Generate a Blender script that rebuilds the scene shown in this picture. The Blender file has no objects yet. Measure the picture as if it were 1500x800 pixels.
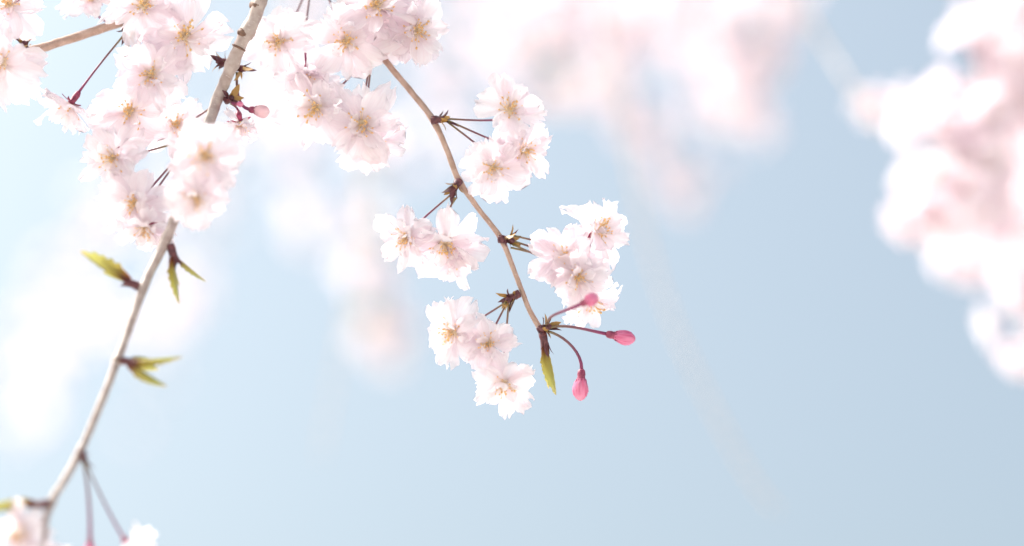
import bpy, math, random
from mathutils import Vector, Matrix, noise

# ------------------------------------------------------------------ camera, sky, sun, exposure
scene = bpy.context.scene
col = scene.collection
rad = math.radians
LENS, SENSOR, D0 = 85.0, 36.0, 1.06
ELEV = rad(25)
CAM = Vector((0, 0, 1.6))
F = Vector((0, math.cos(ELEV), math.sin(ELEV)))
R = Vector((1, 0, 0))
U = Vector((0, -math.sin(ELEV), math.cos(ELEV)))
K = SENSOR / LENS / 1500.0          # tangent per photo pixel
MM = K * D0                         # metres per photo pixel at the focus distance

cam_data = bpy.data.cameras.new('camera')
cam = bpy.data.objects.new('camera', cam_data)
col.objects.link(cam)
cam.location = CAM
cam.rotation_euler = (rad(90) + ELEV, 0, 0)
cam_data.lens = LENS
cam_data.sensor_width = SENSOR
cam_data.clip_start = 0.02
cam_data.clip_end = 2000
cam_data.dof.use_dof = True
cam_data.dof.focus_distance = D0
cam_data.dof.aperture_fstop = 2.0
scene.camera = cam

SUN_CAM = (-0.62, 0.67, -0.38)      # towards the sun: right, up, towards the camera
S = (R * SUN_CAM[0] + U * SUN_CAM[1] - F * SUN_CAM[2]).normalized()
SUN_EL = math.asin(S.z)
SUN_AZ = math.atan2(S.x, S.y)

world = bpy.data.worlds.new('World')
scene.world = world
world.use_nodes = True
nt = world.node_tree
nt.nodes.clear()
out = nt.nodes.new('ShaderNodeOutputWorld')
bg = nt.nodes.new('ShaderNodeBackground')
sky = nt.nodes.new('ShaderNodeTexSky')
sky.sky_type = 'NISHITA'
sky.sun_disc = False
sky.sun_elevation = SUN_EL
sky.sun_rotation = SUN_AZ
sky.air_density = 1.0
sky.dust_density = 9.0
sky.ozone_density = 1.0
bg.inputs['Strength'].default_value = 0.106
pale = nt.nodes.new('ShaderNodeHueSaturation')       # thin spring haze: the whole sky is paler
pale.inputs['Saturation'].default_value = 0.69
nt.links.new(sky.outputs[0], pale.inputs['Color'])
tint = nt.nodes.new('ShaderNodeMix'); tint.data_type = 'RGBA'; tint.blend_type = 'MULTIPLY'
tint.inputs[0].default_value = 1.0
tint.inputs[7].default_value = (0.945, 1.025, 0.985, 1)
nt.links.new(pale.outputs[0], tint.inputs[6])
nt.links.new(tint.outputs[2], bg.inputs['Color'])
nt.links.new(bg.outputs[0], out.inputs['Surface'])

sd = bpy.data.lights.new('sun', 'SUN')
sd.energy = 2.0
sd.angle = rad(0.5)
sd.color = (1.0, 0.98, 0.96)
sun = bpy.data.objects.new('sun', sd)
col.objects.link(sun)
sun.location = (0, 0, 10)
sun.rotation_euler = S.to_track_quat('Z', 'Y').to_euler()

scene.view_settings.view_transform = 'Standard'
scene.view_settings.look = 'None'
scene.view_settings.gamma = 1.0
scene.view_settings.exposure = 1.46
scene.render.engine = 'CYCLES'
scene.cycles.max_bounces = 14
scene.cycles.diffuse_bounces = 8
scene.cycles.transmission_bounces = 8


# ------------------------------------------------------------------ helpers
def P(px, py, dz=0.0):
    """a photo direction at a real distance D0 + dz in front of the camera"""
    d = D0 + dz
    return CAM + F * d + R * ((px - 750) * K * d) + U * ((400 - py) * K * d)


def V(a, b, c):
    return (R * a + U * b - F * c).normalized()


def link(name, data, parent=None, matrix=None):
    o = bpy.data.objects.new(name, data)
    col.objects.link(o)
    if parent is not None:
        o.parent = parent
    if matrix is not None:
        o.matrix_local = matrix
    return o


def tag(o, label, category=None, group=None, kind=None):
    if label:
        o['label'] = label
    if category:
        o['category'] = category
    if group:
        o['group'] = group
    if kind:
        o['kind'] = kind
    return o


def mesh(name, verts, faces, mats, uvs=None, fmat=None, smooth=True):
    me = bpy.data.meshes.new(name)
    me.from_pydata([tuple(v) for v in verts], [], faces)
    for m in mats:
        me.materials.append(m)
    if smooth:
        me.polygons.foreach_set('use_smooth', [True] * len(me.polygons))
    if fmat:
        me.polygons.foreach_set('material_index', fmat)
    if uvs:
        l = me.uv_layers.new(name='UVMap')
        for i, lp in enumerate(me.loops):
            l.data[i].uv = uvs[lp.vertex_index]
    me.update()
    return me


def catmull(pts, n):
    """pts: list of tuples (any length); n samples per segment"""
    p = [pts[0]] + list(pts) + [pts[-1]]
    o = []
    for i in range(1, len(p) - 2):
        for k in range(n):
            t = k / n
            o.append(tuple(0.5 * (2 * b + (c - a) * t + (2 * a - 5 * b + 4 * c - d) * t * t + (3 * b - a - 3 * c + d) * t ** 3)
                           for a, b, c, d in zip(p[i - 1], p[i], p[i + 1], p[i + 2])))
    o.append(tuple(pts[-1]))
    return o


def tube(pts, radii, seg=8, wob=0.0, seed=0):
    """returns verts, faces, uvs of a swept tube"""
    verts, faces, uvs = [], [], []
    n = len(pts)
    t0 = (pts[1] - pts[0]).normalized()
    nrm = t0.orthogonal().normalized()
    L = 0.0
    for i in range(n):
        t = (pts[min(i + 1, n - 1)] - pts[max(i - 1, 0)]).normalized()
        nrm = (nrm - t * nrm.dot(t)).normalized()
        b = t.cross(nrm)
        if i:
            L += (pts[i] - pts[i - 1]).length
        for k in range(seg):
            a = 2 * math.pi * k / seg
            d = nrm * math.cos(a) + b * math.sin(a)
            r = radii[i]
            if wob:
                r *= 1 + wob * noise.noise(Vector((pts[i] + d * r) * 350) + Vector((seed, 0, 0)))
            verts.append(pts[i] + d * r)
            uvs.append((k / seg, L * 100))
    for i in range(n - 1):
        for k in range(seg):
            a, b2 = i * seg + k, i * seg + (k + 1) % seg
            faces.append((a, b2, b2 + seg, a + seg))
    faces.append(tuple(range(seg - 1, -1, -1)))
    faces.append(tuple((n - 1) * seg + k for k in range(seg)))
    return verts, faces, uvs


def lathe(prof, seg=10, fn=None):
    """prof: list of (radius, z)"""
    verts, faces = [], []
    for i, (r, z) in enumerate(prof):
        for k in range(seg):
            a = 2 * math.pi * k / seg
            rr = r * (fn(a, i / (len(prof) - 1)) if fn else 1)
            verts.append(Vector((rr * math.cos(a), rr * math.sin(a), z)))
    for i in range(len(prof) - 1):
        for k in range(seg):
            a, b = i * seg + k, i * seg + (k + 1) % seg
            faces.append((a, b, b + seg, a + seg))
    faces.append(tuple(range(seg - 1, -1, -1)))
    n = len(prof)
    faces.append(tuple((n - 1) * seg + k for k in range(seg)))
    return verts, faces


def join(parts):
    """parts: (verts, faces, matrix or None, material index)"""
    V_, F_, M_ = [], [], []
    for vs, fs, m, mi in parts:
        b = len(V_)
        V_ += [m @ Vector(v) for v in vs] if m else list(vs)
        F_ += [tuple(i + b for i in f) for f in fs]
        M_ += [mi] * len(fs)
    return V_, F_, M_


# ------------------------------------------------------------------ materials
def newmat(name):
    m = bpy.data.materials.new(name)
    m.use_nodes = True
    m.node_tree.nodes.clear()
    return m, m.node_tree.nodes, m.node_tree.links


def ramp(nodes, stops):
    r = nodes.new('ShaderNodeValToRGB')
    e = r.color_ramp.elements
    while len(e) < len(stops):
        e.new(0.5)
    for el, (p, c) in zip(e, stops):
        el.position = p
        el.color = (*c, 1)
    return r


def petal_material(name, base, mid, tip, alt, transl=0.5, clear=0.0, vein=(0.97, 0.925, 0.935)):
    m, N, L = newmat(name)
    o = N.new('ShaderNodeOutputMaterial')
    uv = N.new('ShaderNodeUVMap')
    sep = N.new('ShaderNodeSeparateXYZ')
    L.new(uv.outputs[0], sep.inputs[0])
    r = ramp(N, [(0.0, base), (0.28, mid), (0.75, mid), (1.0, tip)])
    L.new(sep.outputs[1], r.inputs[0])
    info = N.new('ShaderNodeObjectInfo')
    mx = N.new('ShaderNodeMix'); mx.data_type = 'RGBA'
    sc = N.new('ShaderNodeMath'); sc.operation = 'MULTIPLY'; sc.inputs[1].default_value = 0.7
    L.new(info.outputs['Random'], sc.inputs[0])
    L.new(sc.outputs[0], mx.inputs[0])
    L.new(r.outputs[0], mx.inputs[6])
    mx.inputs[7].default_value = (*alt, 1)
    # faint veins along the petal
    mp = N.new('ShaderNodeMapping'); mp.inputs['Scale'].default_value = (26, 2.0, 1)
    L.new(uv.outputs[0], mp.inputs[0])
    nz = N.new('ShaderNodeTexNoise'); nz.inputs['Scale'].default_value = 1.0; nz.inputs['Detail'].default_value = 2
    L.new(mp.outputs[0], nz.inputs['Vector'])
    vr = ramp(N, [(0.35, vein), (0.6, (1, 1, 1))])
    L.new(nz.outputs[0], vr.inputs[0])
    mul = N.new('ShaderNodeMix'); mul.data_type = 'RGBA'; mul.blend_type = 'MULTIPLY'; mul.inputs[0].default_value = 1
    L.new(mx.outputs[2], mul.inputs[6]); L.new(vr.outputs[0], mul.inputs[7])
    bump = N.new('ShaderNodeBump'); bump.inputs['Strength'].default_value = 0.25; bump.inputs['Distance'].default_value = 0.0004
    L.new(nz.outputs[0], bump.inputs['Height'])
    d = N.new('ShaderNodeBsdfDiffuse'); t = N.new('ShaderNodeBsdfTranslucent')
    g = N.new('ShaderNodeBsdfGlossy'); g.inputs['Roughness'].default_value = 0.45
    for s in (d, t):
        L.new(mul.outputs[2], s.inputs['Color']); L.new(bump.outputs[0], s.inputs['Normal'])
    L.new(bump.outputs[0], g.inputs['Normal'])
    ms = N.new('ShaderNodeMixShader'); ms.inputs[0].default_value = transl
    L.new(d.outputs[0], ms.inputs[1]); L.new(t.outputs[0], ms.inputs[2])
    m2 = N.new('ShaderNodeMixShader'); m2.inputs[0].default_value = 0.03
    L.new(ms.outputs[0], m2.inputs[1]); L.new(g.outputs[0], m2.inputs[2])
    m3 = N.new('ShaderNodeMixShader'); m3.inputs[0].default_value = clear      # thin tissue one can see through a little
    tr = N.new('ShaderNodeBsdfTransparent'); L.new(mul.outputs[2], tr.inputs[0])
    L.new(m2.outputs[0], m3.inputs[1]); L.new(tr.outputs[0], m3.inputs[2])
    L.new(m3.outputs[0], o.inputs[0])
    return m


def plain(name, c, c2=None, scale=300.0, rough=0.5, stretch=(1, 1, 1), bump=0.0, transl=0.0, coord='Object'):
    m, N, L = newmat(name)
    o = N.new('ShaderNodeOutputMaterial')
    b = N.new('ShaderNodeBsdfPrincipled')
    b.inputs['Roughness'].default_value = rough
    tc = N.new('ShaderNodeTexCoord')
    mp = N.new('ShaderNodeMapping'); mp.inputs['Scale'].default_value = stretch
    L.new(tc.outputs[coord], mp.inputs[0])
    nz = N.new('ShaderNodeTexNoise'); nz.inputs['Scale'].default_value = scale; nz.inputs['Detail'].default_value = 4
    L.new(mp.outputs[0], nz.inputs['Vector'])
    r = ramp(N, [(0.35, c), (0.65, c2 or c)])
    L.new(nz.outputs[0], r.inputs[0])
    L.new(r.outputs[0], b.inputs['Base Color'])
    if bump:
        bp = N.new('ShaderNodeBump'); bp.inputs['Strength'].default_value = bump; bp.inputs['Distance'].default_value = 0.0006
        L.new(nz.outputs[0], bp.inputs['Height']); L.new(bp.outputs[0], b.inputs['Normal'])
    if transl:
        t = N.new('ShaderNodeBsdfTranslucent'); L.new(r.outputs[0], t.inputs[0])
        ms = N.new('ShaderNodeMixShader'); ms.inputs[0].default_value = transl
        L.new(b.outputs[0], ms.inputs[1]); L.new(t.outputs[0], ms.inputs[2]); L.new(ms.outputs[0], o.inputs[0])
    else:
        L.new(b.outputs[0], o.inputs[0])
    return m


def gradient_mat(name, stops, rough=0.45, transl=0.35):
    """colour runs along the piece (UV v)"""
    m, N, L = newmat(name)
    o = N.new('ShaderNodeOutputMaterial')
    uv = N.new('ShaderNodeUVMap'); sep = N.new('ShaderNodeSeparateXYZ')
    L.new(uv.outputs[0], sep.inputs[0])
    tc = N.new('ShaderNodeTexCoord')
    nz = N.new('ShaderNodeTexNoise'); nz.inputs['Scale'].default_value = 400
    L.new(tc.outputs['Object'], nz.inputs['Vector'])
    ma = N.new('ShaderNodeMath'); ma.operation = 'MULTIPLY_ADD'; ma.inputs[1].default_value = 0.25; 
    L.new(nz.outputs[0], ma.inputs[0])
    sb = N.new('ShaderNodeMath'); sb.operation = 'SUBTRACT'; sb.inputs[1].default_value = 0.125
    L.new(sep.outputs[1], sb.inputs[0]); L.new(sb.outputs[0], ma.inputs[2])
    r = ramp(N, stops); L.new(ma.outputs[0], r.inputs[0])
    b = N.new('ShaderNodeBsdfPrincipled'); b.inputs['Roughness'].default_value = rough
    L.new(r.outputs[0], b.inputs['Base Color'])
    t = N.new('ShaderNodeBsdfTranslucent'); L.new(r.outputs[0], t.inputs[0])
    ms = N.new('ShaderNodeMixShader'); ms.inputs[0].default_value = transl
    L.new(b.outputs[0], ms.inputs[1]); L.new(t.outputs[0], ms.inputs[2]); L.new(ms.outputs[0], o.inputs[0])
    return m


def bark_material(name, c1, c2, c3):
    m, N, L = newmat(name)
    o = N.new('ShaderNodeOutputMaterial')
    b = N.new('ShaderNodeBsdfPrincipled'); b.inputs['Roughness'].default_value = 0.36
    uv = N.new('ShaderNodeUVMap')
    tc = N.new('ShaderNodeTexCoord')
    n1 = N.new('ShaderNodeTexNoise'); n1.inputs['Scale'].default_value = 260; n1.inputs['Detail'].default_value = 5
    L.new(tc.outputs['Object'], n1.inputs['Vector'])
    r = ramp(N, [(0.3, c1), (0.7, c2)]); L.new(n1.outputs[0], r.inputs[0])
    # short cross lenticels
    mp = N.new('ShaderNodeMapping'); mp.inputs['Scale'].default_value = (5, 14, 1)
    L.new(uv.outputs[0], mp.inputs[0])
    vo = N.new('ShaderNodeTexVoronoi'); vo.inputs['Scale'].default_value = 1.0
    L.new(mp.outputs[0], vo.inputs['Vector'])
    lr = ramp(N, [(0.10, (1, 1, 1)), (0.2, (0, 0, 0))]); L.new(vo.outputs['Distance'], lr.inputs[0])
    mx = N.new('ShaderNodeMix'); mx.data_type = 'RGBA'
    L.new(lr.outputs[0], mx.inputs[0]); L.new(r.outputs[0], mx.inputs[6]); mx.inputs[7].default_value = (*c3, 1)
    L.new(mx.outputs[2], b.inputs['Base Color'])
    bp = N.new('ShaderNodeBump'); bp.inputs['Strength'].default_value = 0.5; bp.inputs['Distance'].default_value = 0.0005
    L.new(n1.outputs[0], bp.inputs['Height']); L.new(bp.outputs[0], b.inputs['Normal'])
    L.new(b.outputs[0], o.inputs[0])
    return m


M_PETAL = petal_material('petal', (0.94, 0.87, 0.80), (0.935, 0.905, 0.927), (0.935, 0.885, 0.918), (0.92, 0.835, 0.882), 0.6, 0.2)
M_BUD = petal_material('bud_petal', (0.78, 0.16, 0.34), (0.86, 0.34, 0.52), (0.90, 0.48, 0.62), (0.84, 0.26, 0.46), 0.35, vein=(0.86, 0.52, 0.62))
M_BUD_PALE = petal_material('opening_bud_petal', (0.86, 0.45, 0.52), (0.93, 0.70, 0.74), (0.94, 0.80, 0.82), (0.92, 0.62, 0.68), 0.45)
M_FIL = plain('filament', (0.95, 0.80, 0.58), (0.95, 0.85, 0.68), 200, 0.5, transl=0.4)
M_ANTHER = plain('anther', (0.84, 0.50, 0.18), (0.90, 0.68, 0.34), 500, 0.6, transl=.3)
M_CALYX = plain('calyx', (0.24, 0.03, 0.08), (0.40, 0.08, 0.15), 400, 0.45, transl=.15)
M_PED = gradient_mat('pedicel', [(0.0, (0.25, 0.19, 0.08)), (0.3, (0.21, 0.10, 0.10)), (0.7, (0.23, 0.06, 0.12)), (1.0, (0.28, 0.04, 0.13))], 0.45, 0.15)
M_SCALE = plain('bud_scale', (0.06, 0.014, 0.024), (0.15, 0.04, 0.045), 700, 0.5)
M_SCALEG = plain('bud_scale_inner', (0.32, 0.22, 0.04), (0.40, 0.17, 0.06), 500, 0.5)
M_LEAF = gradient_mat('young_leaf', [(0.0, (0.12, 0.03, 0.03)), (0.16, (0.22, 0.07, 0.03)), (0.34, (0.38, 0.30, 0.07)), (0.8, (0.44, 0.42, 0.12)), (1.0, (0.56, 0.46, 0.20))])
M_BARK_A = bark_material('bark_grey_brown', (0.30, 0.22, 0.20), (0.47, 0.38, 0.35), (0.58, 0.49, 0.45))
M_BARK_B = bark_material('bark_tan', (0.34, 0.21, 0.16), (0.50, 0.34, 0.28), (0.60, 0.45, 0.38))
M_BARK_SUNLIT = bark_material('bark_sunlit_tone', (0.50, 0.40, 0.36), (0.66, 0.55, 0.50), (0.7, 0.6, 0.55))  # sunlit whiteness of the hanging twigs put into the bark colour
M_SCAR = plain('bark_scar', (0.10, 0.045, 0.03), (0.22, 0.12, 0.08), 500, 0.6, bump=.4)
M_GRASS = plain('sandy_ground', (0.40, 0.38, 0.35), (0.48, 0.46, 0.43), 6, 0.9)


# ------------------------------------------------------------------ shared petal and flower pieces
def petal_mesh(name, rng, width=0.36, cup=0.35, curl=0.25, notch=0.10, nu=6, nv=7, ruffle=0.05, mat=None):
    verts, faces, uvs = [], [], []
    ph = rng.uniform(0, 10)
    jag = [rng.uniform(-0.09, 0.03) for _ in range(nu + 1)]
    for j in range(nv + 1):
        t = j / nv
        w = width * (0.20 + 0.80 * math.sin(min(1.0, t / 0.68) * math.pi / 2) ** 1.25)
        if t > 0.68:
            w *= math.sqrt(max(0.0, 1 - 0.80 * ((t - 0.68) / 0.32) ** 2.0))
        for i in range(nu + 1):
            s = 2 * i / nu - 1
            x = s * w
            tip = (t ** 5)
            y = t + tip * (-notch * max(0, 1 - abs(s) * 2.4) - 0.10 * s * s + jag[i])
            z = cup * x * x * 2.2 + curl * (t - 0.15) ** 2 * (1 if t > .15 else 0)
            z += ruffle * t * math.sin(3.0 * s + 5 * t + ph) + 0.6 * ruffle * t * t * math.sin(7 * s + ph * 2)
            verts.append(Vector((x, y, z)))
            uvs.append((i / nu, t))
    for j in range(nv):
        for i in range(nu):
            a = j * (nu + 1) + i
            faces.append((a, a + 1, a + nu + 2, a + nu + 1))
    return mesh(name, verts, faces, [mat or M_PETAL], uvs)


_r = random.Random(5)
PETALS_OUT = [petal_mesh('petal', _r, _r.uniform(0.25, 0.37), _r.uniform(0.15, 0.6), _r.uniform(-0.35, 0.2), _r.uniform(0.10, 0.28), ruffle=_r.uniform(.04, .10)) for _ in range(12)]
PETALS_IN = [petal_mesh('petal', _r, _r.uniform(0.22, 0.30), _r.uniform(0.5, 1.1), _r.uniform(-0.1, 0.45), _r.uniform(0.04, 0.2), ruffle=_r.uniform(.05, .1)) for _ in range(7)]


PETALS_NARROW = [petal_mesh('petal', _r, _r.uniform(0.15, 0.22), _r.uniform(0.3, 1.0), _r.uniform(-0.5, 0.5), _r.uniform(0.0, 0.35), ruffle=_r.uniform(.05, .12)) for _ in range(7)]


def stamen_meshes(rng):
    """unit: petal length 1; returns filament mesh and anther mesh"""
    fp, ap = [], []
    for i in range(34):
        az = rng.uniform(0, 2 * math.pi)
        pol = rad(rng.uniform(3, 64))
        ln = rng.uniform(0.24, 0.46)
        d = Vector((math.sin(pol) * math.cos(az), math.sin(pol) * math.sin(az), math.cos(pol)))
        b = Vector((d.x, d.y, 0)) * 0.06
        mid = b + d * ln * .5 + Vector((0, 0, .02))
        e = b + d * ln
        v, f, _ = tube([b, mid, e], [.012, .010, .008], 4)
        fp.append((v, f, None, 0))
        s = rng.uniform(.018, .028)
        v, f = lathe([(.3, -1), (.9, -.5), (1, .2), (.4, 1)], 6)
        q = Vector((0, 0, 1)).rotation_difference((d + Vector((rng.uniform(-1, 1), rng.uniform(-1, 1), 0))).normalized())
        ap.append((v, f, Matrix.Translation(e) @ q.to_matrix().to_4x4() @ Matrix.Diagonal((s, s, s * 1.35, 1)), 0))
    fp.append((*lathe([(.06, .035), (.13, .03), (.15, .05), (.11, .085), (.03, .10)], 10), None, 0))
    v, f, _ = join(fp)
    a = mesh('filaments', v, f, [M_FIL])
    v, f, _ = join(ap)
    return a, mesh('anthers', v, f, [M_ANTHER])


STAMENS = [stamen_meshes(_r) for _ in range(4)]


def calyx_mesh(rng, flare=1.0):
    """metres; top of the urn at z=0, stalk end at z=-0.0062; five pointed sepals"""
    parts = []
    v, f = lathe([(.0005, -.0066), (.0010, -.0060), (.0015, -.0045), (.0014, -.0025), (.0013, -.0012), (.0017, 0.0002)], 10)
    parts.append((v, f, None, 0))
    for k in range(5):
        az = k * 2 * math.pi / 5 + rng.uniform(-.1, .1)
        dn = -rng.uniform(.0, .0012) * flare
        vs, fs = [], []
        for j, (t, w) in enumerate(((0, .0011), (.35, .0013), (.7, .0008), (1, .0001))):
            y = .0013 + t * .0044
            z = -.0004 + dn * t * t
            for s in (-1, 0, 1):
                vs.append(Vector((s * w, y, z - (.0003 if s == 0 else 0))))
        for j in range(3):
            for i in range(2):
                a = j * 3 + i
                fs.append((a, a + 1, a + 4, a + 3))
        parts.append((vs, fs, Matrix.Rotation(az, 4, 'Z'), 0))
    v, f, m = join(parts)
    return mesh('calyx', v, f, [M_CALYX])


CALYX = [calyx_mesh(_r) for _ in range(3)]


def frame_to(z_axis, spin, loc):
    q = Vector((0, 0, 1)).rotation_difference(z_axis)
    return Matrix.Translation(loc) @ q.to_matrix().to_4x4() @ Matrix.Rotation(spin, 4, 'Z')


def stalk(parent, inv, start, end, end_dir, r0=0.00045, r1=0.0006, name='pedicel', sag=0.0):
    """curved flower stalk from the spur to the calyx, in the parent's space"""
    L = (end - start).length
    c2 = end - end_dir * L * 0.35
    c1 = start + (c2 - start) * 0.45 + Vector((0, 0, sag * L))
    pts = []
    n = 9
    for i in range(n + 1):
        t = i / n
        pts.append((start * (1 - t) ** 3 + c1 * 3 * t * (1 - t) ** 2 + c2 * 3 * t * t * (1 - t) + end * t ** 3))
    v, f, uv = tube([inv @ p for p in pts], [r0 + (r1 - r0) * (i / n) ** 3 for i in range(n + 1)], 7)
    top = uv[-1][1]
    uv = [(a, b / top) for a, b in uv]
    return link(name, mesh(name, v, f, [M_PED], uv), parent)


def flower(branch, px, py, dz, face, rpx, node=None, seed=0, opn=1.0, label=None, full=1.0):
    """one double blossom: petals, filaments, anthers, calyx and pedicel"""
    rng = random.Random(seed * 7 + int(px) * 13 + int(py))
    axis = V(*face)
    d = D0 + dz
    L = rpx * K * d * 1.05
    loc = P(px, py, dz) - axis * L * 0.18
    mw = frame_to(axis, rng.uniform(0, 6.28), loc)
    fl = link('flower', None, branch, branch.matrix_world.inverted() @ mw)
    fl.empty_display_size = 0.01
    if label:
        fl['label'] = label
    rings = [(rng.choice((6, 7)), (-26, 12), (0.85, 1.25), PETALS_OUT, 0.0),
             (rng.choice((6, 7)), (2, 30), (0.75, 1.12), PETALS_OUT, 0.0006),
             (rng.choice((4, 5)), (26, 55), (0.50, 0.80), PETALS_IN, 0.0011),
             (rng.choice((3, 4, 5)), (-40, 40), (0.95, 1.22), PETALS_NARROW, 0.0003)]
    for n, (e0, e1), (l0, l1), pool, zoff in rings:
        n = max(3, round(n * full))
        a0 = rng.uniform(0, 6.28)
        for k in range(n):
            az = a0 + 2 * math.pi * (k + rng.uniform(-.32, .32)) / n
            e = rad(rng.uniform(e0, e1) * 1.0 + (1 - opn) * 45)
            s = L * rng.uniform(l0, l1)
            m = (Matrix.Rotation(az, 4, 'Z') @ Matrix.Translation((0, L * .05, zoff)) @ Matrix.Rotation(e, 4, 'X')
                 @ Matrix.Rotation(rad(rng.uniform(-22, 22)), 4, 'Y')
                 @ Matrix.Diagonal((s * rng.uniform(.85, 1.1), s, s * rng.uniform(.7, 1.3), 1)))
            link('petal', rng.choice(pool), fl, m)
    fm, am = rng.choice(STAMENS)
    sm = Matrix.Rotation(rng.uniform(0, 6), 4, 'Z') @ Matrix.Diagonal((L * 1.08, L * 1.08, L * 1.08, 1))
    link('stamen_filaments', fm, fl, sm)['kind'] = 'stuff'
    link('anthers', am, fl, sm)['kind'] = 'stuff'
    link('calyx', rng.choice(CALYX), fl, Matrix.Translation((0, 0, -.0004)))
    if node is not None:
        end = mw @ Vector((0, 0, -.0066))
        stalk(fl, mw.inverted(), P(*node), end, axis)
    return fl


def bud_body(rng):
    """closed bud of overlapping petals, unit length along z"""
    prof = [(.06, 0), (.20, .08), (.29, .25), (.33, .45), (.32, .62), (.27, .78), (.17, .92), (.06, 1.0)]
    n = 4
    ph = rng.uniform(0, 1)
    def fn(a, t):
        q = (a / (2 * math.pi) * n + t * 1.3 + ph) % 1.0
        return 0.86 + 0.34 * q * (0.3 + .7 * t) + .05 * math.sin(3 * a + 4 * t)
    v, f = lathe(prof, 30, fn)
    uvs = [((i % 30) / 30, prof[i // 30][1]) for i in range(len(v))]
    return mesh('bud_petals', v, f, [M_BUD], uvs)


BUDS = [bud_body(_r) for _ in range(3)]
BUD_OPEN = bud_body(_r)
BUD_OPEN.materials[0] = M_BUD_PALE


def bud(branch, base, axis, length_px, node, seed, start_dir=None, width=1.0, label=None, pale=False):
    """base: photo point where the calyx begins"""
    rng = random.Random(seed)
    ax = V(*axis)
    loc = P(*base)
    mw = frame_to(ax, rng.uniform(0, 6), loc)
    b = link('flower_bud', None, branch, branch.matrix_world.inverted() @ mw)
    b.empty_display_size = .005
    if label:
        b['label'] = label
    L = length_px * K * (D0 + base[2])
    v, f = lathe([(.0007, 0), (.0016, .0010), (.0019, .0030), (.0017, .0042), (.0020, .0052), (.0022, .0065)], 10)
    parts = [(v, f, None, 0)]
    for k in range(5):
        vs = [Vector((x, y, z)) for x, y, z in ((-.0011, .0021, .0055), (.0011, .0021, .0055), (.0007, .0029, .0085), (-.0007, .0029, .0085), (0, .0027, .0105))]
        parts.append((vs, [(0, 1, 2, 3), (3, 2, 4)], Matrix.Rotation(k * 1.2566, 4, 'Z'), 0))
    v, f, _ = join(parts)
    q = min(1.0, L / .0105)
    link('calyx', mesh('calyx', v, f, [M_CALYX]), b, Matrix.Diagonal((width * q, width * q, q * .85, 1)))
    link('bud_petals', BUD_OPEN if pale else rng.choice(BUDS), b, Matrix.Translation((0, 0, .0036 * q)) @ Matrix.Diagonal((L * width, L * width, L, 1)))
    if node:
        stalk(b, mw.inverted(), P(*node), loc + ax * .0004, ax, .0006, .0008, sag=.12)
    return b


def scale_mesh(name, mat, w=0.28):
    vs, fs = [], []
    for t, ww in ((0, .55), (.3, 1), (.65, .75), (1, .06)):
        for s in (-1, 0, 1):
            vs.append(Vector((s * ww * w, t, .16 * math.sin(t * 2.2) - (.10 if s == 0 else 0) * (1 - t))))
    for j in range(3):
        for i in range(2):
            a = j * 3 + i
            fs.append((a, a + 1, a + 4, a + 3))
    return mesh(name, vs, fs, [mat])


SCALES = [scale_mesh('bud_scale', M_SCALE, .22), scale_mesh('bud_scale', M_SCALE, .15), scale_mesh('bud_scale', M_SCALEG, .24)]


def spur(branch, px, py, dz, d, length=0.0055, seed=0, n=9):
    """short flowering spur with dark pointed bud scales"""
    rng = random.Random(seed * 31 + int(px))
    ax = V(*d)
    mw = frame_to(ax, rng.uniform(0, 6), P(px, py, dz))
    v, f = lathe([(.0018, -.0014), (.0019, .0006), (.0014, .0016), (.0016, .0026), (.0014, length * .75), (.0006, length)], 10,
                 lambda a, t: 1 + .15 * math.sin(3 * a + 7 * t))
    o = link('spur', mesh('spur', v, f, [M_SCALE]), branch, branch.matrix_world.inverted() @ mw)
    for k in range(n):
        az = k * 2.4 + rng.uniform(-.3, .3)
        t = k / n
        e = rad(rng.uniform(-5, 70))
        s = rng.uniform(.0040, .0072)
        m = (Matrix.Rotation(az, 4, 'Z') @ Matrix.Translation((0, .0009, length * (.2 + .55 * t))) @ Matrix.Rotation(e, 4, 'X')
             @ Matrix.Diagonal((s, s, s, 1)))
        link('bud_scale', SCALES[2] if rng.random() < .34 else rng.choice(SCALES[:2]), o, m)
    return o


def leaf_mesh(rng, fold=0.6, bend=0.2):
    verts, faces, uvs = [], [], []
    nv = 14
    for j in range(nv + 1):
        t = j / nv
        w = 0.15 * math.sin(math.pi * min(1, t ** .8)) ** .8 + .012
        if j % 2 and 3 < j < nv:
            w *= 1.32                                     # toothed edge
        for i, s in enumerate((-1, -.5, 0, .5, 1)):
            x = s * w * math.cos(fold)
            z = abs(s) * w * math.sin(fold) + bend * t * t
            verts.append(Vector((x, t, z)))
            uvs.append((i / 4, t))
    for j in range(nv):
        for i in range(4):
            a = j * 5 + i
            faces.append((a, a + 1, a + 6, a + 5))
    return mesh('leaf', verts, faces, [M_LEAF], uvs)


LEAVES = [leaf_mesh(_r, .9, .12), leaf_mesh(_r, 1.15, -.15), leaf_mesh(_r, .7, .25), leaf_mesh(_r, 1.25, 0.05)]


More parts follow.
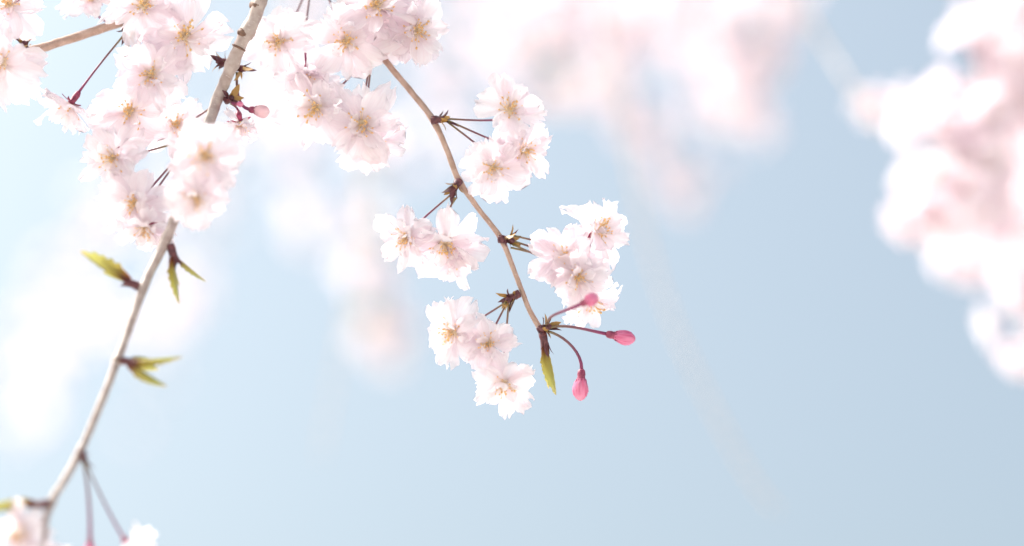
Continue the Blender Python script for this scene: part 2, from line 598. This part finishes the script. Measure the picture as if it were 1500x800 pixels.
def shoot(branch, base, leaves, seed, label=None):
    """opening leaf bud: a scaly base and folded young leaves; leaves: (tip px, tip py, tip dz, width)"""
    rng = random.Random(seed)
    b0 = P(*base)
    tips = [P(*l[:3]) for l in leaves]
    ax = (sum(tips, Vector()) / len(tips) - b0).normalized()
    mw = frame_to(ax, 0, b0)
    v, f = lathe([(.0018, -.0012), (.0019, .001), (.0016, .003), (.0014, .0055), (.0008, .0075)], 10)
    o = link('leaf_shoot', mesh('leaf_shoot', v, f, [M_SCALE]), branch, branch.matrix_world.inverted() @ mw)
    if label:
        o['label'] = label
    inv = mw.inverted()
    for k in range(5):
        m = Matrix.Rotation(k * 1.3, 4, 'Z') @ Matrix.Translation((0, .0012, .001 + .001 * k)) @ Matrix.Rotation(rad(rng.uniform(55, 82)), 4, 'X') @ Matrix.Diagonal((.005, .006, .005, 1))
        link('bud_scale', SCALES[k % 2], o, m)
    for k, (tp, l) in enumerate(zip(tips, leaves)):
        st = b0 + ax * .003
        y = (tp - st)
        Ln = y.length
        y = y.normalized()
        x = y.cross(-F).normalized()
        x = (x * math.cos(k * 1.1 + .5) + y.cross(x) * math.sin(k * 1.1 + .5)).normalized()
        z = x.cross(y)
        m = Matrix((x, y, z)).transposed().to_4x4()
        m.translation = st
        link('leaf', rng.choice(LEAVES), o, inv @ m @ Matrix.Diagonal((Ln * l[3], Ln, Ln * l[3], 1)))
    return o


def stem(branch, pts, mat, seg=14, n=7, knobs=(), seed=1, name='stem'):
    """pts: (px, py, dz, width in photo px)"""
    c = catmull(pts, n)
    pos = [P(p[0], p[1], p[2]) for p in c]
    radii = []
    for p, w in zip(c, pos):
        r = p[3] * K * (D0 + p[2]) / 2
        for kx, ky, amp, sp in knobs:
            dd = ((p[0] - kx) ** 2 + (p[1] - ky) ** 2) ** .5
            r *= 1 + amp * math.exp(-(dd / sp) ** 2)
        radii.append(r)
    inv = branch.matrix_world.inverted()
    v, f, uv = tube([inv @ q for q in pos], radii, seg, .14, seed)
    return link(name, mesh(name, v, f, [mat], uv), branch)


def branch_root(name, loc, label, category, group=None):
    o = link(name, None)
    o.location = loc
    o.matrix_world = Matrix.Translation(loc)
    o.empty_display_size = .02
    return tag(o, label, category, group)


# ------------------------------------------------------------------ the setting
v = [Vector((x, y, 0)) for x, y in ((-900, -900), (900, -900), (900, 900), (-900, 900))]
tag(link('ground', mesh('ground', v, [(0, 1, 2, 3)], [M_GRASS])), None, kind='structure')

# ------------------------------------------------------------------ branch A: thick grey-brown branch
A = branch_root('cherry_branch', P(420, -150, .03), 'thick grey-brown cherry branch with white blossoms above and green leaf shoots below', 'branch')
stem(A, [(470, -330, .06, 26.4), (440, -220, .05, 24.6), (412, -110, .03, 22.9), (388, -20, .0, 21.1), (372, 28, -.004, 19.4), (354, 62, -.004, 19.4), (338, 100, -.002, 17.6), (316, 152, 0, 16.7),
         (294, 215, -.012, 15.8), (270, 280, -.022, 15.0), (246, 345, -.032, 14.5), (214, 412, -.042, 13.2), (190, 478, -.052, 12.3),
         (172, 527, -.06, 12.3), (148, 590, -.07, 11.9), (118, 660, -.08, 11.4), (96, 700, -.087, 11.4), (74, 738, -.092, 11.0), (66, 775, -.098, 7.9), (62, 830, -.105, 7.0)],
     M_BARK_A, 16, 10, knobs=[(358, 45, .28, 9), (366, 36, .12, 5), (343, 95, .22, 10), (246, 352, .22, 10), (210, 418, .16, 9), (172, 527, .25, 8), (118, 662, .25, 9), (74, 738, .3, 9)])


def scar(branch, px, py, dz, tx, ty, r, w, seed):
    """raised dark ring where an old bud or side twig was shed"""
    rng = random.Random(seed)
    mw = frame_to(V(tx, ty, 0), rng.uniform(0, 6), P(px, py, dz))
    ph = rng.uniform(0, 6)
    v, f = lathe([(r * .98, -w), (r * 1.10, -w * .5), (r * 1.20, 0), (r * 1.12, w * .6), (r * .98, w)], 18,
                 lambda a, t: 1 + .10 * math.sin(a * 2 + ph) + .07 * math.sin(a * 5 + ph * 2) * t)
    return link('bark_scar', mesh('bark_scar', v, f, [M_SCAR]), branch, branch.matrix_world.inverted() @ mw)


scar(A, 377, 8, -.003, -.3, -.95, .0031, .0020, 1)
scar(A, 359, 50, -.004, -.45, -.9, .0032, .0016, 2)
scar(A, 350, 70, -.004, -.45, -.9, .0029, .0005, 3)
scar(A, 208, 420, -.043, -.4, -.9, .0020, .0006, 4)
scar(A, 172, 527, -.06, -.35, -.93, .0021, .0010, 5)
spur(A, 336, 92, .006, (-1, .1, .1), .006, 1, 10)
spur(A, 346, 98, .006, (.8, -.3, .3), .005, 2, 8)
spur(A, 334, 146, .0, (.5, .1, .6), .004, 3, 8)
bud(A, (364, 160, .0), (.9, -.15, .2), 24, (347, 106, .004), 11, width=1.25, pale=True, label='pale pink opening bud on a short stalk')
bud(A, (343, 152, -.004), (.9, -.1, .3), 11, (338, 148, 0), 12, width=1.1)
flower(A, 352, 186, 0, (.15, -.75, .45), 34, (338, 152, 0), 3, opn=.45)
flower(A, 268, 52, .0, (-.1, .08, 1), 64, (330, 92, .004), 4)
flower(A, 258, 182, .012, (.25, .2, .8), 46, (320, 150, .004), 5)
flower(A, 300, 228, -.05, (.05, .1, 1), 56, (288, 215, -.012), 6, label='bright sunlit white blossom covering the stem')
flower(A, 288, 292, -.05, (.1, -.35, .85), 44, (288, 222, -.012), 7)
flower(A, 162, 232, -.012, (-.25, -.08, .9), 52, (250, 212, -.012), 8)
flower(A, 194, 300, -.016, (-.25, -.35, .8), 52, (262, 228, -.016), 9)
flower(A, 212, 338, -.018, (-.05, -.75, .45), 44, (264, 232, -.016), 10, opn=.8)
shoot(A, (250, 362, -.034), [(266, 446, -.04, 1.0), (258, 420, -.036, .8), (300, 414, -.03, .8)], 21)
shoot(A, (203, 420, -.043), [(112, 371, -.055, 1.0), (128, 382, -.05, .9), (150, 402, -.05, .9)], 22)
shoot(A, (174, 528, -.06), [(268, 520, -.065, .9), (246, 562, -.07, .9), (232, 536, -.06, 1.1), (222, 524, -.058, .9)], 23)
shoot(A, (70, 738, -.093), [(-30, 752, -.095, .8), (-10, 738, -.09, .8)], 24)
spur(A, 120, 666, -.081, (.3, -.9, .2), .003, 7, 4)
bud(A, (132, 786, -.09), (0, -1, .1), 22, (120, 668, -.081), 25, width=1.0)
flower(A, 196, 812, -.09, (.5, -.7, .3), 38, (121, 668, -.081), 26)
flower(A, 26, 784, -.098, (-.4, .0, .8), 46, (68, 752, -.094), 27)
flower(A, 70, 836, -.1, (.1, -.3, .8), 40, (66, 775, -.097), 28)

# ------------------------------------------------------------------ branch C: short twig, upper left
C = branch_root('cherry_twig', P(330, -80, .03), 'bare tan side twig with pale pink blossoms at both of its ends', 'branch')
stem(C, [(440, -190, .05, 16), (360, -100, .04, 15), (285, -25, .03, 14), (225, 14, .022, 13.5), (170, 35, .015, 13), (100, 58, .01, 13.5), (58, 71, .006, 14), (34, 78, .004, 14), (0, 92, 0, 12), (-60, 130, -.01, 11)],
     M_BARK_B, 14, 10, knobs=[(36, 78, .15, 8), (184, 30, .15, 8)], seed=4)
spur(C, 36, 72, .0, (.05, .8, .5), .004, 8, 8)
spur(C, 186, 40, .014, (.1, -.7, .5), .0045, 9, 9)
flower(C, -2, 92, -.012, (-.25, -.2, .9), 60, (34, 74, .002), 30)
flower(C, 12, 4, -.004, (-.15, .3, .9), 54, (36, 68, .002), 31)
flower(C, 98, 160, .004, (-.5, -.75, .12), 50, (181, 52, .01), 32, opn=.75, label='pale blossom seen from the side on a long bare stalk')
flower(C, 188, 164, .0, (.0, -.1, 1), 58, (187, 56, .01), 33)
flower(C, 222, 108, -.006, (.15, .02, .95), 50, (190, 50, .01), 34)
flower(C, 208, 6, .0, (.02, .2, .95), 52, (188, 34, .014), 35)
flower(C, 134, -8, .02, (-.1, .6, .5), 48, (184, 34, .018), 36)

# ------------------------------------------------------------------ branch B: slim tan twig ending in pink buds
B = branch_root('cherry_twig', P(430, -150, .05), 'slim tan drooping cherry twig with blossom clusters and pink buds at its tip', 'branch')
stem(B, [(330, -330, .08, 13.1), (390, -200, .06, 11.5), (440, -90, .045, 10.7), (480, -28, .035, 10.2), (520, 28, .025, 9.8), (567, 92, .012, 9.4), (602, 134, .008, 9.0), (633, 174, .004, 9.0), (654, 218, 0, 8.6), (672, 264, 0, 8.6),
         (701, 306, 0, 7.8), (734, 350, 0, 7.8), (756, 404, 0, 7.4), (776, 455, 0, 7.4), (793, 484, 0, 7.8), (797, 494, 0, 4.9)],
     M_BARK_B, 14, 10, knobs=[(634, 176, .25, 8), (672, 266, .25, 8), (735, 351, .25, 8), (757, 432, .2, 7), (792, 482, .3, 7)], seed=7)
spur(B, 637, 176, .0, (.9, .1, .3), .0065, 10, 8)
flower(B, 748, 160, -.006, (.2, .25, .95), 50, (655, 174, -.001), 40)
flower(B, 772, 222, -.004, (.45, -.15, .8), 46, (657, 177, -.001), 41)
flower(B, 722, 247, -.008, (-.1, -.25, .95), 46, (657, 180, -.001), 42)
spur(B, 671, 268, -.002, (-.5, -.6, .4), .006, 11, 11)
flower(B, 592, 350, -.004, (-.35, -.45, .75), 44, (662, 284, -.004), 43)
flower(B, 652, 362, -.004, (.05, -.7, .6), 54, (666, 290, -.004), 44, label='drooping double blossom hanging mouth down')
flower(B, 668, 382, .006, (.55, -.6, .4), 46, (668, 290, -.003), 45)
spur(B, 735, 350, -.002, (.9, -.15, .3), .006, 12, 10)
flower(B, 826, 375, -.004, (-.03, .05, 1), 47, (752, 353, -.003), 46)
flower(B, 880, 335, .004, (.6, .4, .65), 50, (752, 345, -.003), 47)
flower(B, 848, 408, -.008, (.1, -.15, .95), 46, (751, 358, -.003), 48)
flower(B, 868, 446, .006, (.3, -.75, .45), 48, (749, 363, -.003), 49)
spur(B, 756, 432, -.002, (-.75, -.35, .4), .0055, 13, 11)
flower(B, 660, 488, -.002, (-.5, -.2, .8), 50, (741, 443, -.003), 50)
flower(B, 717, 504, -.006, (.05, -.1, .95), 42, (742, 445, -.003), 51)
flower(B, 738, 566, -.004, (.0, -.5, .8), 48, (745, 446, -.003), 52, label='lowest blossom with sunlit white petals')
spur(B, 793, 482, -.001, (.75, .25, .4), .005, 14, 11)
bud(B, (850, 446, -.034), (.9, .4, .15), 21, (800, 478, -.003), 60, label='smallest tight pink bud', width=1.4)
bud(B, (887, 489, -.002), (.95, -.18, .1), 33, (802, 481, -.003), 61, label='long pink bud held out sideways')
bud(B, (852, 540, -.002), (-.05, -1, .1), 35, (801, 485, -.003), 62, label='pink bud hanging straight down')
shoot(B, (795, 490, -.001), [(819, 578, -.004, .9), (812, 568, 0, .9)], 63, label='folded green leaf shoot at the twig tip')
# upper clusters of the same twig
spur(B, 545, 70, .012, (-.2, -.7, .5), .0055, 15, 8)
flower(B, 462, 158, -.004, (-.15, -.2, .95), 58, (541, 84, .006), 70)
flower(B, 530, 184, -.006, (.1, -.15, .95), 58, (543, 86, .006), 71)
flower(B, 546, 218, .004, (.2, -.7, .6), 52, (545, 86, .008), 72)
spur(B, 522, 24, .022, (.5, .2, .6), .005, 16, 8)
flower(B, 552, 6, -.002, (.0, .15, 1), 60, (528, 22, .016), 73)
flower(B, 612, 44, .002, (.35, -.05, .9), 54, (530, 22, .016), 74)
flower(B, 574, 62, .008, (.1, -.6, .7), 46, (530, 24, .016), 75)
spur(B, 464, -52, .036, (-.1, -.7, .4), .006, 17, 8)
flower(B, 408, 62, .012, (.0, -.05, .95), 51, (458, -36, .032), 76)
flower(B, 508, 60, -.002, (.05, -.1, .95), 54, (466, -36, .032), 77)
flower(B, 452, 116, .006, (.15, -.7, .6), 44, (458, -34, .032), 78, opn=.8)


# ------------------------------------------------------------------ blossoming branches farther off
def far_flower_mesh(rng, ped):
    """whole small blossom in one mesh: petals, centre, calyx and stalk reaching back to the spur; metres"""
    verts, faces, uvs, fm = [], [], [], []
    L = .0155
    nu, nv = 3, 3
    for n, e0, e1, ls in ((7, -8, 15, 1.0), (6, 15, 36, .9), (5, 38, 60, .66)):
        a0 = rng.uniform(0, 6)
        for k in range(n):
            s = L * ls * rng.uniform(.9, 1.1)
            m = (Matrix.Rotation(a0 + (k + rng.uniform(-.25, .25)) * 2 * math.pi / n, 4, 'Z') @ Matrix.Translation((0, .0008, 0))
                 @ Matrix.Rotation(rad(rng.uniform(e0, e1)), 4, 'X') @ Matrix.Rotation(rad(rng.uniform(-20, 20)), 4, 'Y') @ Matrix.Diagonal((s, s, s, 1)))
            b = len(verts)
            for j in range(nv + 1):
                t = j / nv
                w = (.08, .24, .35, .20)[j]
                for i in range(nu + 1):
                    q = 2 * i / nu - 1
                    verts.append(m @ Vector((q * w, t, .5 * q * q * w + .1 * t * t)))
                    uvs.append((i / nu, t))
            for j in range(nv):
                for i in range(nu):
                    a = b + j * (nu + 1) + i
                    faces.append((a, a + 1, a + nu + 2, a + nu + 1)); fm.append(0)
    for vs, fs, mi in ((*lathe([(.0010, .002), (.0022, .0035), (.0020, .0055), (.001, .0065)], 7), 1),
                       (*lathe([(.0005, -.0066), (.0015, -.0045), (.0014, -.0015), (.0018, .0)], 7), 2),
                       (*lathe([(.0006, -ped), (.0006, -.0062)], 5), 3)):
        b = len(verts)
        verts += vs; uvs += [(0, 0)] * len(vs)
        faces += [tuple(i + b for i in f) for f in fs]; fm += [mi] * len(fs)
    return mesh('flower', verts, faces, [M_PETAL, M_ANTHER, M_CALYX, M_PED], uvs, fm)


FAR = [(l, far_flower_mesh(_r, l)) for l in (.022, .022, .028, .028, .034, .034)]
FAR_LEAF = LEAVES


def far_branch(name, label, group, path, dz0, dz1, clusters, per=(3, 5), w=10, seed=0, taper=.7, t0=.2, leaves=0, extra=1.0, mat=None):
    rng = random.Random(seed)
    n = len(path)
    pts = [(x, y, dz0 + (dz1 - dz0) * i / (n - 1), (w * (1 - taper * i / (n - 1))) * D0 / (D0 + dz0)) for i, (x, y) in enumerate(path)]
    root = branch_root(name, P(*pts[0][:3]), label, 'branch', group)
    stem(root, pts, mat or M_BARK_A, 8, 8, seed=seed)
    c = catmull(pts, 24)
    pos = [P(*q[:3]) for q in c]
    inv = root.matrix_world.inverted()
    for k in range(clusters):
        t = t0 + (1 - t0) * (k + rng.uniform(.2, .8)) / clusters
        i = min(len(pos) - 2, int(t * (len(pos) - 1)))
        node = pos[i]
        tan = (pos[i + 1] - pos[i - 1]).normalized()
        for q in range(rng.randint(*per)):
            d = Vector((rng.gauss(0, 1), rng.gauss(0, 1), rng.gauss(0, 1) - .55)).normalized()
            d = (d - tan * d.dot(tan) * .4).normalized()
            ln, me = rng.choice(FAR)
            s = rng.uniform(.9, 1.15) * extra
            m = frame_to(d, rng.uniform(0, 6), node + d * (ln + .001) * s) @ Matrix.Diagonal((s, s, s, 1))
            link('flower', me, root, inv @ m)
    for k in range(leaves):
        i = int(len(pos) * rng.uniform(.6, .97))
        d = Vector((rng.gauss(0, 1), rng.gauss(0, 1), rng.gauss(0, 1))).normalized()
        m = frame_to(d, 0, pos[i]) @ Matrix.Rotation(rad(90), 4, 'X') @ Matrix.Diagonal((.05, .03, .04, 1))
        link('leaf', rng.choice(FAR_LEAF), root, inv @ m)
    return root


G = 'boughs of the dense blossom mass'
far_branch('blossom_bough', 'blurred blossom bough whose white sunlit side bulges out of the dense mass', G, [(1684, -280), (1584, -110), (1494, 60), (1419, 160), (1376, 240), (1386, 320)], .52, .44, 13, (5, 6), 10, 101, t0=.25, extra=.88)
far_branch('blossom_bough', 'blurred pale pink bough in the dense mass, hanging just above its lowest bough', G, [(1704, -220), (1614, -50), (1524, 110), (1474, 230), (1456, 320), (1452, 385)], .66, .60, 14, (5, 6), 10, 102, t0=.25, extra=.88)
far_branch('blossom_bough', 'blurred blossom bough trailing lowest of the dense mass', G, [(1764, -180), (1674, 30), (1584, 190), (1538, 350), (1526, 480)], .58, .50, 14, (5, 6), 10, 103, t0=.25, extra=.88)
far_branch('blossom_bough', 'short blurred pink blossom bough at the top of the dense mass', G, [(1614, -240), (1534, -90), (1486, 0), (1479, 45)], .74, .70, 8, (5, 6), 10, 104, t0=.3, extra=.88)
far_branch('blossom_bough', 'shaded pinkish blossom bough deep inside the dense mass', G, [(1744, -60), (1584, 110), (1494, 220), (1434, 290)], .88, .84, 12, (5, 6), 10, 105, t0=.3, extra=.88)

G = 'hanging boughs blurred behind the twigs'
LB = 'blurred pale pink blossom bough drooping beyond the slim tan twig'
far_branch('blossom_bough', 'blurred pale pink bough bordering open sky, facing the dense blossom mass', G, [(1260, -240), (1180, -90), (1120, 10), (1095, 90), (1085, 175)], 1.25, 1.20, 11, (3, 4), 16, 111, t0=.3)
far_branch('blossom_bough', LB, G, [(1120, -260), (1050, -110), (1005, 0), (1030, 70), (1052, 170)], 1.35, 1.3, 9, (2, 4), 16, 112, t0=.3)
far_branch('blossom_bough', 'blurred pink blossom bough with a long sparse tail drooping into open sky', G, [(980, -250), (910, -110), (872, 10), (885, 100), (960, 180), (1020, 280)], 1.5, 1.45, 13, (2, 3), 20, 113, t0=.3)
far_branch('blossom_bough', 'blurred whitish bough with a yellow-green leaf behind the tan twig blossoms', G, [(900, -260), (840, -100), (790, 10), (765, 60), (835, 115)], 1.3, 1.2, 12, (2, 3), 16, 114, t0=.3, leaves=2)
far_branch('blossom_bough', LB, G, [(1060, -260), (980, -120), (945, -10), (930, 50)], 1.4, 1.4, 9, (2, 4), 16, 115, t0=.3)
far_branch('blossom_bough', 'faint blurred bough passing directly behind the slim tan twig', G, [(780, -260), (710, -100), (670, 0), (660, 80), (640, 210)], 1.6, 1.5, 9, (2, 3), 16, 116, t0=.3)

G = 'faint boughs blurred behind the thick branch'
LB = 'very blurred near-white blossom bough behind the thick grey-brown branch'
far_branch('blossom_bough', 'very blurred bough ending in a pinkish tuft between thick branch and tan twig', G, [(600, -280), (500, -60), (440, 100), (430, 230), (472, 335)], 2.0, 1.9, 7, (3, 4), 22, 121, t0=.3)
far_branch('blossom_bough', 'very blurred white bough crossing behind the blossoms of the thick branch', G, [(560, -280), (440, -20), (360, 180), (240, 290), (110, 320)], 2.2, 2.1, 9, (3, 4), 22, 122, t0=.3)
far_branch('blossom_bough', LB, G, [(480, -200), (380, 120), (300, 360), (240, 460), (120, 460), (40, 590)], 2.6, 2.4, 10, (3, 5), 24, 123, t0=.35)
far_branch('blossom_bough', LB, G, [(330, -200), (200, 200), (90, 400), (30, 480), (10, 640)], 2.8, 2.6, 7, (2, 4), 24, 124, t0=.35)
far_branch('blossom_bough', 'very faint sparse bough hanging behind the leaf shoots of the thick branch', G, [(330, 0), (300, 250), (240, 480), (212, 630)], 3.4, 3.4, 5, (1, 2), 20, 125, t0=.5)
far_branch('blossom_bough', 'blurred cream blossom bough with green leaves ending below the tan twig clusters', None,
           [(680, -300), (600, -60), (560, 200), (550, 400), (568, 520)], 1.6, 1.5, 8, (3, 4), 18, 126, t0=.45, leaves=12)

far_branch('hanging_twig', 'faint blurred bare twig hanging alone across open blue sky beyond the pink buds', None,
           [(860, -260), (890, 40), (935, 300), (985, 470), (1045, 600), (1100, 700), (1138, 748)], .62, .56, 4, (0, 1), 10, 131, taper=.35, t0=.8, mat=M_BARK_SUNLIT)
far_branch('hanging_twig', 'short pale blurred twig reaching towards the dense blossom mass', None,
           [(1000, -300), (1120, -80), (1205, 60), (1240, 115), (1285, 190)], .62, .52, 3, (0, 1), 11, 132, taper=.3, t0=.8, mat=M_BARK_SUNLIT)
far_branch('hanging_twig', 'faint blurred bare twig hanging below the cream blossom bough', None,
           [(640, -300), (560, 0), (515, 400), (485, 580), (470, 670)], .75, .7, 3, (0, 0), 8, 133, taper=.4, t0=.8, mat=M_BARK_SUNLIT)
